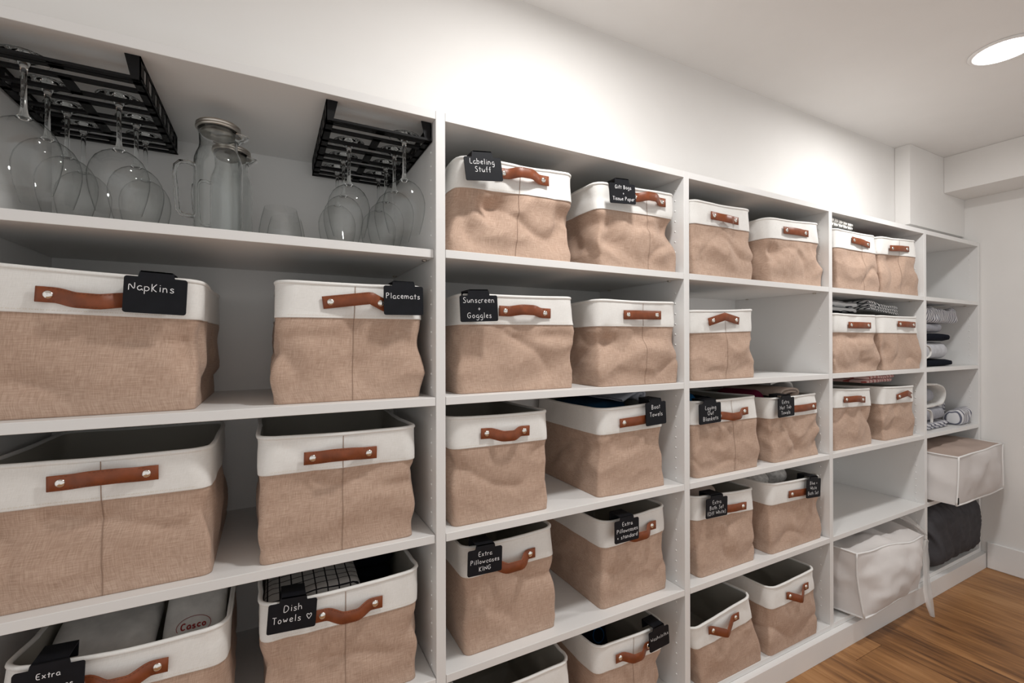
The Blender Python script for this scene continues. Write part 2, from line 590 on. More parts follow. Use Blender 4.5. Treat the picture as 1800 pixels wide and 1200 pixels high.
def clip(lines, TL, TR, BL, yfront, ztop, label, seed=1, y0=.12, y1=.88, x0=.1, x1=.9, capk=1.0, sw=.0014, rimy=None):
    """chalkboard clip hung over a bin's rim; TL/TR/BL pixels of the board on the plane in front of the bin"""
    yp = yfront - .017
    a, b, c = onY(*TL, yp), onY(*TR, yp), onY(*BL, yp)
    ex = (b - a)
    W = ex.length
    ex.normalize()
    ez = (c - a)
    ez = (ez - ex * ez.dot(ex))
    H = ez.length
    ez = -ez.normalized()
    org = a - ez * H
    e = thing('label_clip', org, label, 'label clip', 'chalkboard clips on the bins')
    n = ex.cross(ez)         # towards the wall is +y ; n = -y for (x,z)
    back = Vector((0, 1, 0))
    r = min(W, H) * .07
    out = []

    def arc(cx, cy, a0, a1, k=4):
        for i in range(k + 1):
            an = a0 + (a1 - a0) * i / k
            out.append((cx + r * math.cos(an), cy + r * math.sin(an)))
    arc(r, r, math.pi, 1.5 * math.pi)
    arc(W - r, r, 1.5 * math.pi, 2 * math.pi)
    arc(W - r, H - r, 0, .5 * math.pi)
    tb = .011
    mid = a + ex * (W / 2)
    for (bx0, bx1, bz0, bz1) in RIMS:
        if bx0 - .03 < mid.x < bx1 + .03 and abs(bz0 - a.z) < .06:
            for px_ in (W * .25, W * .75):
                u_ = max(0, min(1, (a.x + ex.x * px_ - bx0) / (bx1 - bx0)))
                tb = max(tb, min(.0145, (lerp(bz0, bz1, u_) + RIM_R + .0042 - a.z - ex.z * px_) / ez.z))
    out += [(W * .79, H), (W * .77, H + tb * .75), (W * .75, H + tb), (W * .25, H + tb), (W * .23, H + tb * .75), (W * .21, H)]
    arc(r, H - r, .5 * math.pi, math.pi)
    th = .0026
    V = [ex * x + ez * y for x, y in out] + [ex * x + ez * y + back * th for x, y in out]
    k = len(out)
    Fc = [tuple(range(k)), tuple(range(2 * k - 1, k - 1, -1))]
    Fc += [(i, k + i, k + (i + 1) % k, (i + 1) % k) for i in range(k)]
    bo = obj('board', V, Fc, MAT['board'], e, False)
    # hook over the rim
    bm = bmesh.new()
    d0 = .052
    for (y_a, y_b, z_a, z_b) in ((0, d0, H + tb - .0024, H + tb), (d0 - .0024, d0, H - .016, H + tb)):
        vs = []
        for yy in (y_a, y_b):
            for (xx, zz) in ((W * .25, z_a), (W * .75, z_a), (W * .75, z_b), (W * .25, z_b)):
                vs.append(bm.verts.new(ex * xx + ez * zz + back * yy))
        for f in ((0, 1, 2, 3), (7, 6, 5, 4), (0, 4, 5, 1), (1, 5, 6, 2), (2, 6, 7, 3), (3, 7, 4, 0)):
            bm.faces.new([vs[i] for i in f])
    bmobj('hook', bm, MAT['board'], e)
    V2, F2 = ribbon2d(layout(lines, W, H, seed, x0, x1, y0, y1, capk), sw)
    obj('writing', [ex * x + ez * y - back * .0004 for x, y in V2], F2, MAT['chalk'], e, False)
    return e


# ------------------------------------------------------------------ storage bins
RIM_R = .0046
NF = 40
RIMS = []
BIN_D = .37
YDEF = {1: .022, 2: .032, 3: .024, 4: .036, 5: .004}


def make_bin(row, xb, xt, zt, label, yf=None, seed=0, amp=.006, dents=(), seam=None, handle=None, style='arch',
             depth=BIN_D, lean=0.0, yaw=0.0, pinch=.010, band=.076, stitch=False, crease=.009, sag=.0022, kink=0.5):
    """xb/xt: (left, right) x of the front face at foot / rim; zt: rim heights left/right; dents: (a, t, ra, rt, depth)"""
    z0 = SH[row]
    yf = YDEF[row] if yf is None else yf
    cx = (xb[0] + xb[1]) / 2
    org = Vector((cx, yf, z0))
    e = thing('storage_bin', org, label, 'storage bin', 'fabric storage bins on the shelves')
    hl, hr = zt[0] - z0, zt[1] - z0
    RIMS.append((xt[0], xt[1], zt[0], zt[1]))
    hm = (hl + hr) / 2
    tb = 1 - band / hm
    bay = max(i for i in range(5) if XL[i] < cx)
    xmin, xmax, ymax = XL[bay] + T + .004 - cx, XL[bay + 1] - .006 - cx, DEP - .012 - yf

    def ringinfo(t):
        xl = lerp(xb[0], xt[0], t) - cx
        xr = lerp(xb[1], xt[1], t) - cx
        W = xr - xl
        r = lerp(.016, .009, smst(0, .12, t)) if t < .3 else lerp(.009, .034, smst(.45, 1.0, t))
        pts = []          # (a, b, na, nb) in metres
        D = depth

        def side(p, q, n, nrm, ends=True):
            for i in range(n):
                k = i / n
                pts.append((lerp(p[0], q[0], k), lerp(p[1], q[1], k), nrm[0], nrm[1]))

        def corner(c, a0, n=4):
            for i in range(n):
                an = a0 + math.pi / 2 * i / n
                pts.append((c[0] + r * math.cos(an), c[1] + r * math.sin(an), math.cos(an), math.sin(an)))
        side((r, 0), (W - r, 0), NF, (0, -1))
        corner((W - r, r), -math.pi / 2)
        side((W, r), (W, D - r), 26, (1, 0))
        corner((W - r, D - r), 0)
        side((W - r, D), (r, D), 10, (0, 1))
        corner((r, D - r), math.pi / 2)
        side((0, D - r), (0, r), 26, (-1, 0))
        corner((r, r), math.pi)
        return xl, W, pts

    def surf(t, off=0.0, calm=1.0):
        xl, W, pts = ringinfo(t)
        res, uv = [], []
        per = 0
        prev = None
        env = smst(0, .22, t) * (1 - .72 * smst(tb - .12, tb + .06, t))
        envc = math.exp(-((t - .48) / .17) ** 2)
        for (a, b, na, nb) in pts:
            A, Bb = a / W, b / depth
            h = lerp(lerp(hl, hr, A), hm - .004, smst(0, 1, Bb) * .8)
            sg = sag * smst(.72, 1, t) * math.sin(math.pi * max(0, min(1, A)))
            sg += sag * smst(.72, 1, t) * math.sin(math.pi * max(0, min(1, Bb))) * 1.5
            z = t * h - sg * (1.0)
            X, Y = xl + a, b + lean * t + yaw * (A - .5) * (1 - Bb)
            q = Vector((X * 7 + seed * 3.1, Y * 7 + seed * 1.7, z * 7.5 + seed))
            d = 1.1 * amp * noise.noise(q) + 2.0 * amp * (.24 - abs(noise.noise(q * .9 + Vector((3, 7, 1))))) + 1.1 * amp * (.24 - abs(noise.noise(q * 1.8 + Vector((1, 2, 8)))))
            rd = 1 - abs(noise.noise(q * .75 + Vector((9, 3, 5)))) * 1.6
            d -= crease * max(0, rd) ** 4
            d += amp * .55 * (smst(.0, .35, t) * (1 - smst(.35, .62, t)))
            d *= env
            # corner folds
            fa, fb = 2 * A - 1, 2 * Bb - 1
            sx, sy = math.copysign(abs(fa) ** 5, fa), math.copysign(abs(fb) ** 5, fb)
            vx, vy = d * sx, d * sy
            ca, cb = min(A, 1 - A) * W, min(Bb, 1 - Bb) * depth
            pw = pinch * envc * math.exp(-(ca * ca + cb * cb) / .0013) * (1 + .5 * noise.noise(Vector((fa * 3, fb * 3, seed))))
            vx -= math.copysign(pw * .8, fa)
            vy -= math.copysign(pw * .6, fb)
            if fb < 0:
                for (da, dt, ra, rt, dd) in dents:
                    vy -= sy * dd * math.exp(-((A - da) / ra) ** 2 - ((t - dt) / rt) ** 2)
            # stay inside the shelf footprint at the foot
            v = Vector((max(xmin + off, min(xmax + off, X + vx + na * off)), min(ymax + off, Y + vy + nb * off), max(0.0004, z)))
            if prev is not None: per += (v - prev).length
            prev = v.copy()
            res.append(v)
            uv.append((per + seed * .37, z))
        return res, uv

    def shell(ts, off, calm=1.0):
        V, UVs, Fc = [], [], []
        n = None
        for i, t in enumerate(ts):
            o_ = off[i] if isinstance(off, (list, tuple)) else off
            p, uv = surf(t, o_, calm)
            n = len(p)
            V += p
            UVs += uv
        for i in range(len(ts) - 1):
            for k in range(n):
                k2 = (k + 1) % n
                Fc.append((i * n + k, i * n + k2, (i + 1) * n + k2, (i + 1) * n + k))
        return V, UVs, Fc, n

    # woven body with its foot
    ts = [0, .012, .03, .06] + [.06 + (tb + .02 - .06) * i / 30 for i in range(1, 31)]
    V, UVs, Fc, n = shell(ts, 0.0)
    c = len(V)
    V.append(Vector((0, depth / 2, .0004)))
    UVs.append((0, 0))
    Fc += [(c, (k + 1) % n, k) for k in range(n)]
    obj('body', V, Fc, MAT['burlap'], e, True, UVs)
    # white band with a turned lower edge
    ts = [tb + .004, tb, tb + .008] + [tb + (1 - tb) * i / 9 for i in range(1, 10)]
    V, UVs, Fc, n = shell(ts, [0.0, .0020, .0022] + [.0020] * 9)
    bo = obj('band', V, Fc, MAT['canvas'], e, True, UVs)
    rp, _ = surf(1.0, 0.0)
    V, Fc = tube(rp, RIM_R, 8, True)
    obj('rim', V, Fc, MAT['canvas'], e, True, [(v.x + v.y, v.z) for v in V])
    # lining
    ts = [.03, .06] + [.06 + (tb + .02 - .06) * i / 30 for i in range(1, 31)] + [tb + (1 - tb) * i / 4 for i in range(1, 5)]
    V, UVs, Fc, n = shell(ts, -.0040)
    Fc = [tuple(reversed(f)) for f in Fc]
    c = len(V)
    V.append(Vector((0, depth / 2, .012)))
    Fc += [(c, k, (k + 1) % n) for k in range(n)]
    obj('lining', V, Fc, MAT['lining'], e, True)
    # front seam, its groove's shade laid on as a darker strip
    if seam is not None:
        V, Fc = [], []
        ii = 0
        for i in range(40):
            t = .004 + .992 * i / 39
            p, _ = surf(t, .0006 if t < tb - .002 else .0028)
            f = seam * NF
            k = int(f)
            q = p[k].lerp(p[k + 1], f - k)
            V += [q + Vector((-.0007, -.0003, 0)), q + Vector((.0007, -.0003, 0))]
            if i: Fc.append((2 * i - 2, 2 * i - 1, 2 * i + 1, 2 * i))
        obj('seam', V, Fc, MAT['seam'], e, True)
    if stitch:
        V, Fc = [], []
        p, _ = surf(tb + .022, .0027)
        p2, _ = surf(tb + .029, .0027)
        for i in range(0, NF):
            for s_ in (0.0, .4):
                a1, a2 = p[i].lerp(p[i + 1], s_), p[i].lerp(p[i + 1], s_ + .22)
                b1, b2 = p2[i].lerp(p2[i + 1], s_), p2[i].lerp(p2[i + 1], s_ + .22)
                k = len(V)
                V += [a1, a2, a2.lerp(b2, .6), a1.lerp(b1, .6)]
                Fc.append((k, k + 1, k + 2, k + 3))
        o = obj('stitching', V, Fc, MAT['thread'], e, False)
        o['kind'] = 'stuff'
    # leather strap handle
    if handle is not None:
        Lp, Rp = onY(*handle[0], yf - .006) - org, onY(*handle[1], yf - .006) - org
        Lp.y = Rp.y = 0
        # follow lean of the front
        def fronty(xx, zz):
            t = max(0, min(1, zz / hm))
            A = (xx - (lerp(xb[0], xt[0], t) - cx)) / (lerp(xb[1], xt[1], t) - lerp(xb[0], xt[0], t))
            return lean * t + yaw * (A - .5)
        path, wid = [], []
        N = 26
        for i in range(N + 1):
            k = i / N
            g_ = smst(.16, .42, k) * (1 - smst(.58, .84, k))
            out_, dz = .0055, 0.0
            if style == 'arch': out_ += .016 * g_; dz = .005 * g_
            elif style == 'sag': out_ += .017 * g_; dz = -.007 * g_
            elif style == 'flat': out_ += .004 * g_
            elif style == 'peak':
                tri = max(0, 1 - abs(k - kink) / max(.3, kink if k < kink else 1 - kink))
                out_ += .013 * tri; dz = .017 * tri
            elif style == 'droop':
                g2 = smst(.05, .35, k) * (1 - smst(.62, .84, k))
                out_ += .018 * g2; dz = -.013 * g2
            elif style == 'twist':
                tri = max(0, 1 - abs(k - .42) / .36)
                out_ += .024 * tri; dz = -.018 * tri
            p = Lp.lerp(Rp, k)
            p.y = fronty(p.x, p.z) - .002 - out_
            p.z += dz
            path.append(p)
        hw, ht = .0135, .0028
        V, Fc = [], []
        for i, p in enumerate(path):
            a, b = path[max(0, i - 1)], path[min(N, i + 1)]
            tg = (b - a).normalized()
            wv = Vector((0, -1, 0)).cross(tg)
            wv = Vector((-tg.z, 0, tg.x))
            if wv.length < .2: wv = Vector((0, 0, 1))
            wv.normalize()
            if wv.z < 0: wv = -wv
            nv = tg.cross(wv)
            if nv.y > 0: nv = -nv
            for (s1, s2) in ((-1, 0), (-.9, 1), (.9, 1), (1, 0), (.9, -.6), (-.9, -.6)):
                V.append(p + wv * (hw * s1) + nv * (ht * .5 * s2))
        for i in range(N):
            for k in range(6):
                k2 = (k + 1) % 6
                Fc.append((i * 6 + k, i * 6 + k2, (i + 1) * 6 + k2, (i + 1) * 6 + k))
        Fc.append(tuple(range(5, -1, -1)))
        Fc.append(tuple(N * 6 + k for k in range(6)))
        ho = obj('handle', V, Fc, MAT['leather'], e, True)
        for k in (3, N - 3):
            p = path[k]
            V, Fc = lathe([(.0004, .0034), (.0035, .0031), (.0062, .002), (.0074, .0004), (.0074, -.002)], 16)
            V = [Vector((v.x, -v.z, v.y)) for v in V]
            o = obj('rivet', V, Fc, MAT['chrome'], ho, True)
            o.location = p + Vector((0, -.0014, 0))
        if stitch:
            V, Fc = [], []
            for sgn in (-.8, .8):
                for i in range(3, N - 3):
                    a, b = path[i], path[i + 1]
                    a = a + Vector((0, -.0018, hw * sgn))
                    b = a.lerp(b + Vector((0, -.0018, hw * sgn)), .55)
                    k = len(V)
                    V += [a, b, b + Vector((0, 0, .0007)), a + Vector((0, 0, .0007))]
                    Fc.append((k, k + 1, k + 2, k + 3))
            o = obj('strap_stitching', V, Fc, MAT['lstitch'], ho, False)
            o['kind'] = 'stuff'
    return e


def pbin(row, BL, BR, TL, TR, label, **kw):
    """bin from the pixel corners of its front face"""
    yf = kw.get('yf', YDEF[row])
    xb = (onY(*BL, yf).x, onY(*BR, yf).x)
    a, b = onY(*TL, yf), onY(*TR, yf)
    return make_bin(row, xb, (a.x, b.x), (a.z - .003, b.z - .003), label, **kw)


TB = 'tan bin with white band, '
# bay 1
make_bin(2, (-.792, -.473), (-.790, -.460), (1.366, 1.352), TB + 'wearing the Napkins clip', yf=.036, seed=1, amp=.007, stitch=True,
         handle=((62, 516), (250, 530)), style='sag', dents=[(.97, .42, .07, .16, .020), (.85, .52, .25, .05, .006)], pinch=.016)
pbin(2, (481, 710), (740, 696), (486, 491), (744, 503), TB + 'wearing the Placemats clip', seed=2, stitch=True,
     handle=((567, 532), (680, 540)), style='peak', kink=.72, seam=.5, dents=[(.5, .66, .06, .10, .008), (.2, .55, .2, .06, .006)], amp=.007)
make_bin(3, (-.772, -.445), (-.772, -.449), (1.030, 1.027), TB + 'directly below the Napkins bin, no clip', yf=.034, seed=3, stitch=True,
         handle=((82, 851), (279, 829)), style='arch', seam=.5, amp=.006)
pbin(3, (456, 991), (727, 944), (452, 770), (733, 748), TB + 'directly below the Placemats bin, no clip', seed=4, stitch=True,
     handle=((534, 806), (662, 794)), style='arch', seam=.5, amp=.006, dents=[(.9, .5, .2, .05, .006)])
make_bin(4, (-.752, -.425), (-.735, -.418), (.696, .683), TB + 'holding white emblem cloths, its Extra clip cut off below', yf=.022, seed=5, stitch=True,
         handle=((120, 1206), (296, 1166)), style='sag', amp=.007, pinch=.016, sag=.010)
pbin(4, (462, 1255), (733, 1198), (455, 1066), (738, 997), TB + 'wearing the Dish Towels clip', yf=.022, seed=6, stitch=True,
     handle=((552, 1084), (672, 1056)), style='sag', seam=.5, amp=.006, sag=.006)
# bay 2
pbin(1, (790, 437), (1006, 459), (806, 271), (1010, 306), TB + 'wearing the Labeling Stuff clip', seed=7, stitch=True, amp=.014, crease=.012,
     handle=((874, 303), (964, 319)), style='arch', seam=.5, dents=[(.32, .48, .10, .16, .020), (.93, .42, .10, .14, .022), (.14, .25, .12, .12, .012)], pinch=.02)
pbin(1, (1058, 463), (1191, 475), (1050, 317), (1190, 342), TB + 'wearing the Gift Bags clip', yf=.008, seed=8, stitch=True, amp=.013, crease=.012,
     handle=((1108, 345), (1169, 357)), style='arch', seam=.6, dents=[(.12, .30, .12, .12, .022), (.45, .55, .16, .08, .010), (.85, .5, .12, .1, .012)], pinch=.02)
pbin(2, (806, 691), (1009, 682), (812, 515), (1010, 522), TB + 'wearing the Sunscreen and Goggles clip', seed=9, stitch=True, amp=.009,
     handle=((877, 546), (967, 551)), style='arch', dents=[(.22, .42, .14, .16, .012), (.75, .58, .2, .06, .006)])
pbin(2, (1055, 679), (1193, 669), (1050, 525), (1192, 531), TB + 'beside the Sunscreen bin, no clip', yf=.010, seed=10, stitch=True, amp=.010,
     handle=((1096, 553), (1161, 554)), style='flat', seam=.55, dents=[(.10, .52, .14, .08, .016), (.6, .55, .2, .06, .008)], pinch=.02)
pbin(3, (797, 925), (965, 895), (789, 734), (966, 721), TB + 'below the Sunscreen bin, empty with no clip', seed=11, stitch=True, amp=.005,
     handle=((845, 762), (930, 756)), style='sag')
pbin(3, (1053, 875), (1171, 851), (1056, 719), (1167, 704), TB + 'wearing the Boat Towels clip', seed=12, stitch=True, amp=.006,
     handle=((1089, 744), (1152, 733)), style='flat', dents=[(.08, .2, .10, .2, .008)])
pbin(4, (818, 1152), (978, 1095), (815, 964), (975, 924), TB + 'wearing the Extra Pillowcases King clip', seed=13, stitch=True, amp=.005,
     handle=((860, 992), (940, 970)), style='droop')
pbin(4, (1057, 1074), (1173, 1031), (1060, 919), (1172, 887), TB + 'wearing the Extra Pillowcases Standard clip', seed=14, stitch=True, amp=.006,
     handle=((1088, 939), (1152, 921)), style='droop')
make_bin(5, (.072, .392), (.070, .394), (.352, .352), TB + 'empty on the bottom board beside the Washcloths bin', yf=.018, seed=15, amp=.006)
pbin(5, (1046, 1270), (1168, 1222), (1048, 1140), (1169, 1093), TB + 'wearing the Washcloths clip', yf=.018, seed=16, amp=.007,
     handle=((1082, 1158), (1146, 1131)), style='sag', seam=.52)
# bay 3
pbin(1, (1222, 480), (1324, 490), (1213, 349), (1322, 369), TB + 'taller of two next to the Gift Bags bay', seed=17, amp=.009,
     handle=((1249, 378), (1297, 389)), style='sag', pinch=.014)
pbin(1, (1354, 493), (1446, 501), (1348, 381), (1441, 393), TB + 'slumped on the top shelf above the empty half shelf', seed=18, amp=.010,
     handle=((1377, 404), (1420, 411)), style='flat', dents=[(.12, .5, .14, .1, .014)], pinch=.018)
pbin(2, (1219, 667), (1328, 660), (1213, 545), (1327, 543), TB + 'alone on its shelf beside an empty space', seed=19, amp=.008,
     handle=((1245, 566), (1298, 564)), style='peak', kink=.42, seam=.5, pinch=.014)
pbin(3, (1224, 840), (1334, 820), (1213, 706), (1332, 695), TB + 'wearing the Laying Out Blankets clip', seed=20, amp=.009,
     handle=((1258, 732), (1314, 721)), style='sag', seam=.6)
pbin(3, (1360, 818), (1441, 800), (1350, 700), (1439, 690), TB + 'wearing the Extra Hot Tub Towels clip', seed=21, amp=.011, crease=.011,
     handle=((1385, 720), (1434, 713)), style='flat', dents=[(.8, .4, .14, .2, .014)])
pbin(4, (1230, 1011), (1328, 986), (1217, 874), (1327, 857), TB + 'wearing the Off White Bath Set clip', yf=.026, seed=22, amp=.006,
     handle=((1260, 896), (1311, 888)), style='flat')
pbin(4, (1355, 974), (1445, 945), (1352, 851), (1443, 834), TB + 'wearing the Blue and White Bath Set clip', yf=.020, seed=23, amp=.006,
     handle=((1386, 869), (1433, 859)), style='flat')
make_bin(5, (.905, 1.213), (.850, 1.152), (.308, .345), TB + 'leaning sideways on the bottom board, empty', yf=.002, seed=24, amp=.006,
         handle=((1245, 1108), (1298, 1081)), style='twist')
pbin(5, (1353, 1156), (1438, 1111), (1354, 1035), (1435, 997), TB + 'upright and empty beside the leaning bin', yf=-.002, seed=25, amp=.006,
     handle=((1382, 1047), (1420, 1028)), style='twist')
# bay 4
pbin(1, (1473, 501), (1547, 512), (1464, 400), (1541, 415), TB + 'on the top shelf with a striped white towel inside', yf=.004, seed=26, amp=.009,
     handle=((1497, 421), (1528, 431)), style='flat', seam=.62)
pbin(1, (1550, 512), (1616, 517), (1544, 415), (1612, 423), TB + 'on the top shelf with red cloth inside', yf=.004, seed=27, amp=.009,
     handle=((1564, 436), (1597, 438)), style='flat', seam=.5)
pbin(2, (1466, 654), (1543, 649), (1464, 550), (1542, 554), TB + 'under the black striped towels, beside the lone bin bay', yf=.012, seed=28, amp=.009,
     handle=((1491, 571), (1530, 572)), style='flat', dents=[(.5, .6, .3, .06, .008)])
pbin(2, (1556, 649), (1619, 645), (1547, 554), (1614, 557), TB + 'under the black striped towels, beside the stacked sheets bay', yf=.006, seed=29, amp=.0045, pinch=.002,
     handle=((1578, 569), (1608, 571)), style='flat', dents=[(.08, .35, .1, .2, .016)])
pbin(3, (1466, 792), (1534, 781), (1465, 683), (1533, 682), TB + 'beside the bin holding the pink striped towel', seed=30, amp=.008,
     handle=((1483, 702), (1520, 702)), style='arch')
pbin(3, (1555, 776), (1607, 763), (1549, 680), (1609, 677), TB + 'holding the pink striped towel', seed=31, amp=.008,
     handle=((1576, 698), (1602, 695)), style='peak')

# ------------------------------------------------------------------ chalkboard clips
CL = 'black chalkboard clip reading '
clip(['NapKins'], (218, 483), (330, 493), (217, 548), .030, 0, CL + 'Napkins in white chalk', 11, .45, .95, .08, .80, 1.1, .0013)
clip(['Placemats'], (674.5, 501), (743.5, 504), (674.5, 553), .026, 0, CL + 'Placemats in white chalk', 12, .40, .88, .06, .92, 1.1, .0013)
clip(['Extra', 'Pillowcases'], (20, 1187), (150, 1160), (21, 1254), .016, 0, 'black chalkboard clip starting Extra, its lower half out of view', 13, .30, .98, .14, .85, 1.0, .0012)
clip(['Dish', 'Towels ~'], (472, 1065), (558, 1050), (473, 1116), .016, 0, CL + 'Dish Towels with a heart', 14, .22, .98, .10, .92, 1.1, .0012)
clip(['Labeling', 'Stuff'], (815, 274), (880, 278), (817, 316), -.001, 0, CL + 'Labeling Stuff in white chalk', 15, .30, .95, .10, .85, 1.15, .0013)
clip(['Gift Bags', '+', 'Tissue Paper'], (1071, 320), (1116, 325), (1078, 356), -.008, 0, CL + 'Gift Bags and Tissue Paper', 16, .08, .95, .10, .95, 1.25, .0013)
clip(['Sunscreen', '+', 'Goggles'], (808, 519), (874, 519), (809, 566), .009, 0, CL + 'Sunscreen and Goggles', 17, .08, .95, .08, .92, 1.2, .0012)
clip(['Boat', 'Towels'], (1135, 709), (1170, 704), (1139, 749), .018, 0, CL + 'Boat Towels in white chalk', 18, .30, .95, .18, .82, 1.1, .0013)
clip(['Extra', 'Pillowcases', 'KING'], (823, 970), (883, 958), (823, 1015), .007, 0, CL + 'Extra Pillowcases King', 19, .08, .95, .08, .92, 1.2, .0012)
clip(['Extra', 'Pillowcases', '+ standard'], (1081, 918), (1123, 908), (1081, 957), .011, 0, CL + 'Extra Pillowcases plus standard', 20, .10, .95, .08, .95, 1.2, .0013)
clip(['Washcloths'], (1141, 1114), (1175, 1097), (1141, 1149), .012, 0, CL + 'Washcloths in faint chalk', 21, .40, .80, .06, .96, 1.1, .0008)
clip(['Laying', 'Out', 'Blankets'], (1229, 711), (1267, 706), (1236, 746), .018, 0, CL + 'Laying Out Blankets', 22, .10, .90, .12, .92, 1.2, .0013)
clip(['Extra', 'Hot Tub', 'Towels'], (1368, 701), (1396, 697), (1377, 733), .018, 0, CL + 'Extra Hot Tub Towels', 23, .08, .92, .10, .80, 1.2, .0013)
clip(['Extra', 'Bath Set', '(Off White)'], (1242, 878), (1279, 871), (1243, 912), .020, 0, CL + 'Extra Bath Set Off White', 24, .08, .92, .06, .92, 1.2, .0012)
clip(['Blue +', 'White', 'Bath Set'], (1419, 843), (1443, 840), (1424, 875), .014, 0, CL + 'Blue and White Bath Set', 25, .10, .92, .10, .85, 1.2, .0013)

# ------------------------------------------------------------------ soft goods
def soft_box(w_, d_, h_, r, n=14, fn=None):
    """rounded cushion-like box centred on x,y, from z=0 to h"""
    V, Fc, idx = [], [], {}
    inner = (max(1e-4, w_ / 2 - r), max(1e-4, d_ / 2 - r), max(1e-4, h_ / 2 - r))

    def vert(i, j, k):
        key = (i, j, k)
        if key not in idx:
            p = Vector(((i / n - .5) * w_, (j / n - .5) * d_, (k / n - .5) * h_))
            q = Vector([max(-inner[a], min(inner[a], p[a])) for a in range(3)])
            dlt = p - q
            if dlt.length > 1e-9:
                # push the surface onto the rounding radius
                p = q + dlt.normalized() * r
            p.z += h_ / 2
            if fn: p = fn(p)
            idx[key] = len(V)
            V.append(p)
        return idx[key]
    for a in range(n):
        for b in range(n):
            Fc.append((vert(a, b, 0), vert(a, b + 1, 0), vert(a + 1, b + 1, 0), vert(a + 1, b, 0)))
            Fc.append((vert(a, b, n), vert(a + 1, b, n), vert(a + 1, b + 1, n), vert(a, b + 1, n)))
            Fc.append((vert(a, 0, b), vert(a + 1, 0, b), vert(a + 1, 0, b + 1), vert(a, 0, b + 1)))
            Fc.append((vert(a, n, b), vert(a, n, b + 1), vert(a + 1, n, b + 1), vert(a + 1, n, b)))
            Fc.append((vert(0, a, b), vert(0, a, b + 1), vert(0, a + 1, b + 1), vert(0, a + 1, b)))
            Fc.append((vert(n, a, b), vert(n, a + 1, b), vert(n, a + 1, b + 1), vert(n, a, b + 1)))
    return V, Fc


def folded(name, loc, w_, d_, h_, layers, mat, label, cat, seed=0, wob=.006, rotz=0.0, tilt=(0, 0), group=None):
    """a folded cloth: layers with rounded fold edges, one mesh"""
    V, Fc = [], []
    rg = random.Random(seed)
    lh = h_ / layers
    for i in range(layers):
        dx, dy = rg.uniform(-.006, .006), rg.uniform(-.006, .006)
        ww, dd = w_ * rg.uniform(.95, 1), d_ * rg.uniform(.95, 1)

        def fn(p, i=i, dx=dx, dy=dy):
            q = p + Vector((dx, dy, i * lh))
            e_ = wob * (i + .5) / layers
            q.z += e_ * (nz(q.x * 9 + seed, q.y * 9, i * .2) + .6 * nz(q.x * 21, q.y * 21 + seed, 3)) * (1 if q.z > lh * .2 else 0)
            q.x += wob * .8 * nz(q.y * 12, q.z * 20, seed)
            q.y += wob * .8 * nz(q.x * 12, q.z * 20, seed + 7)
            q.z += tilt[0] * q.x + tilt[1] * q.y
            return q
        v, f = soft_box(ww, dd, lh * 1.06, lh * .5, 12, fn)
        k = len(V)
        V += v
        Fc += [tuple(a + k for a in ff) for ff in f]
    zmin = min(v.z for v in V)
    V = [Vector((v.x, v.y, v.z - zmin)) for v in V]
    o = obj(name, V, Fc, mat, None, True)
    o.location = loc
    o.rotation_euler.z = rotz
    return tag(o, label, cat, group)


def loop_cloth(name, loc, pts, d_, th, mat, label, cat, seed=0, group=None, parent=None):
    """a cloth strip whose folded edge shows: thick polyline in x-z, extruded along y"""
    p = chaikin(pts, 2)
    V, Fc = [], []
    n = len(p)
    ny = 8
    for j in range(ny + 1):
        y = d_ * j / ny
        for i, (x, z) in enumerate(p):
            a, b = p[max(0, i - 1)], p[min(n - 1, i + 1)]
            dx, dz = b[0] - a[0], b[1] - a[1]
            L = math.hypot(dx, dz) or 1
            nx_, nz_ = -dz / L * th / 2, dx / L * th / 2
            wv = .003 * nz(x * 20, y * 14, seed)
            V += [Vector((x + nx_, y, z + nz_ + wv)), Vector((x - nx_, y, z - nz_ + wv))]
    row = 2 * n
    for j in range(ny):
        for i in range(n - 1):
            a = j * row + 2 * i
            Fc.append((a, a + 2, a + row + 2, a + row))
            Fc.append((a + 1, a + row + 1, a + row + 3, a + 3))
        for i in (0, n - 1):
            a = j * row + 2 * i
            Fc.append((a, a + 1, a + row + 1, a + row))
    for i in range(n - 1):
        a = 2 * i
        Fc.append((a, a + 1, a + 3, a + 2))
        b = ny * row + 2 * i
        Fc.append((b, b + 2, b + 3, b + 1))
    o = obj(name, V, Fc, mat, parent, True)
    o.location = loc
    if parent is None: tag(o, label, cat, group)
    return o


def cloth(name, c, rough=.95, var=.12, bump=.4):
    return plain(name, c, rough, spec=.1, var=var, nscale=30, bump=bump, bscale=380)


MAT['navy'] = cloth('navy_cloth', (.008, .040, .085))
MAT['blue'] = cloth('blue_cloth', (.010, .085, .21))
MAT['ink'] = cloth('dark_navy_cloth', (.006, .008, .014))
MAT['paleg'] = cloth('pale_grey_cloth', (.46, .48, .54))
MAT['greyb'] = cloth('blue_grey_cloth', (.33, .335, .37), bump=.2)
MAT['greyl'] = cloth('light_grey_cloth', (.52, .53, .56), bump=.2)
MAT['duvet'] = cloth('charcoal_duvet_cloth', (.072, .070, .076), bump=.2)
MAT['whitec'] = cloth('white_cloth', (.70, .69, .67), bump=.2)
MAT['cream'] = cloth('cream_cloth', (.52, .42, .36))
MAT['maroon'] = cloth('maroon_cloth', (.16, .012, .045))
MAT['redc'] = cloth('red_cloth', (.33, .05, .05))
MAT['dots'] = plain('grey_dotted_cloth', (.66, .65, .63), .95, spec=.1, var=.28, nscale=75, bump=.4)
MAT['check'] = None
t = NT('grey_grid_towelling')
tc = t.n('ShaderNodeTexCoord')
sp = t.n('ShaderNodeSeparateXYZ')
t.l(tc.outputs['Object'], sp.inputs[0])
lx = t.math('LESS_THAN', t.math('FRACT', t.math('MULTIPLY', sp.outputs[0], 42)), .12)
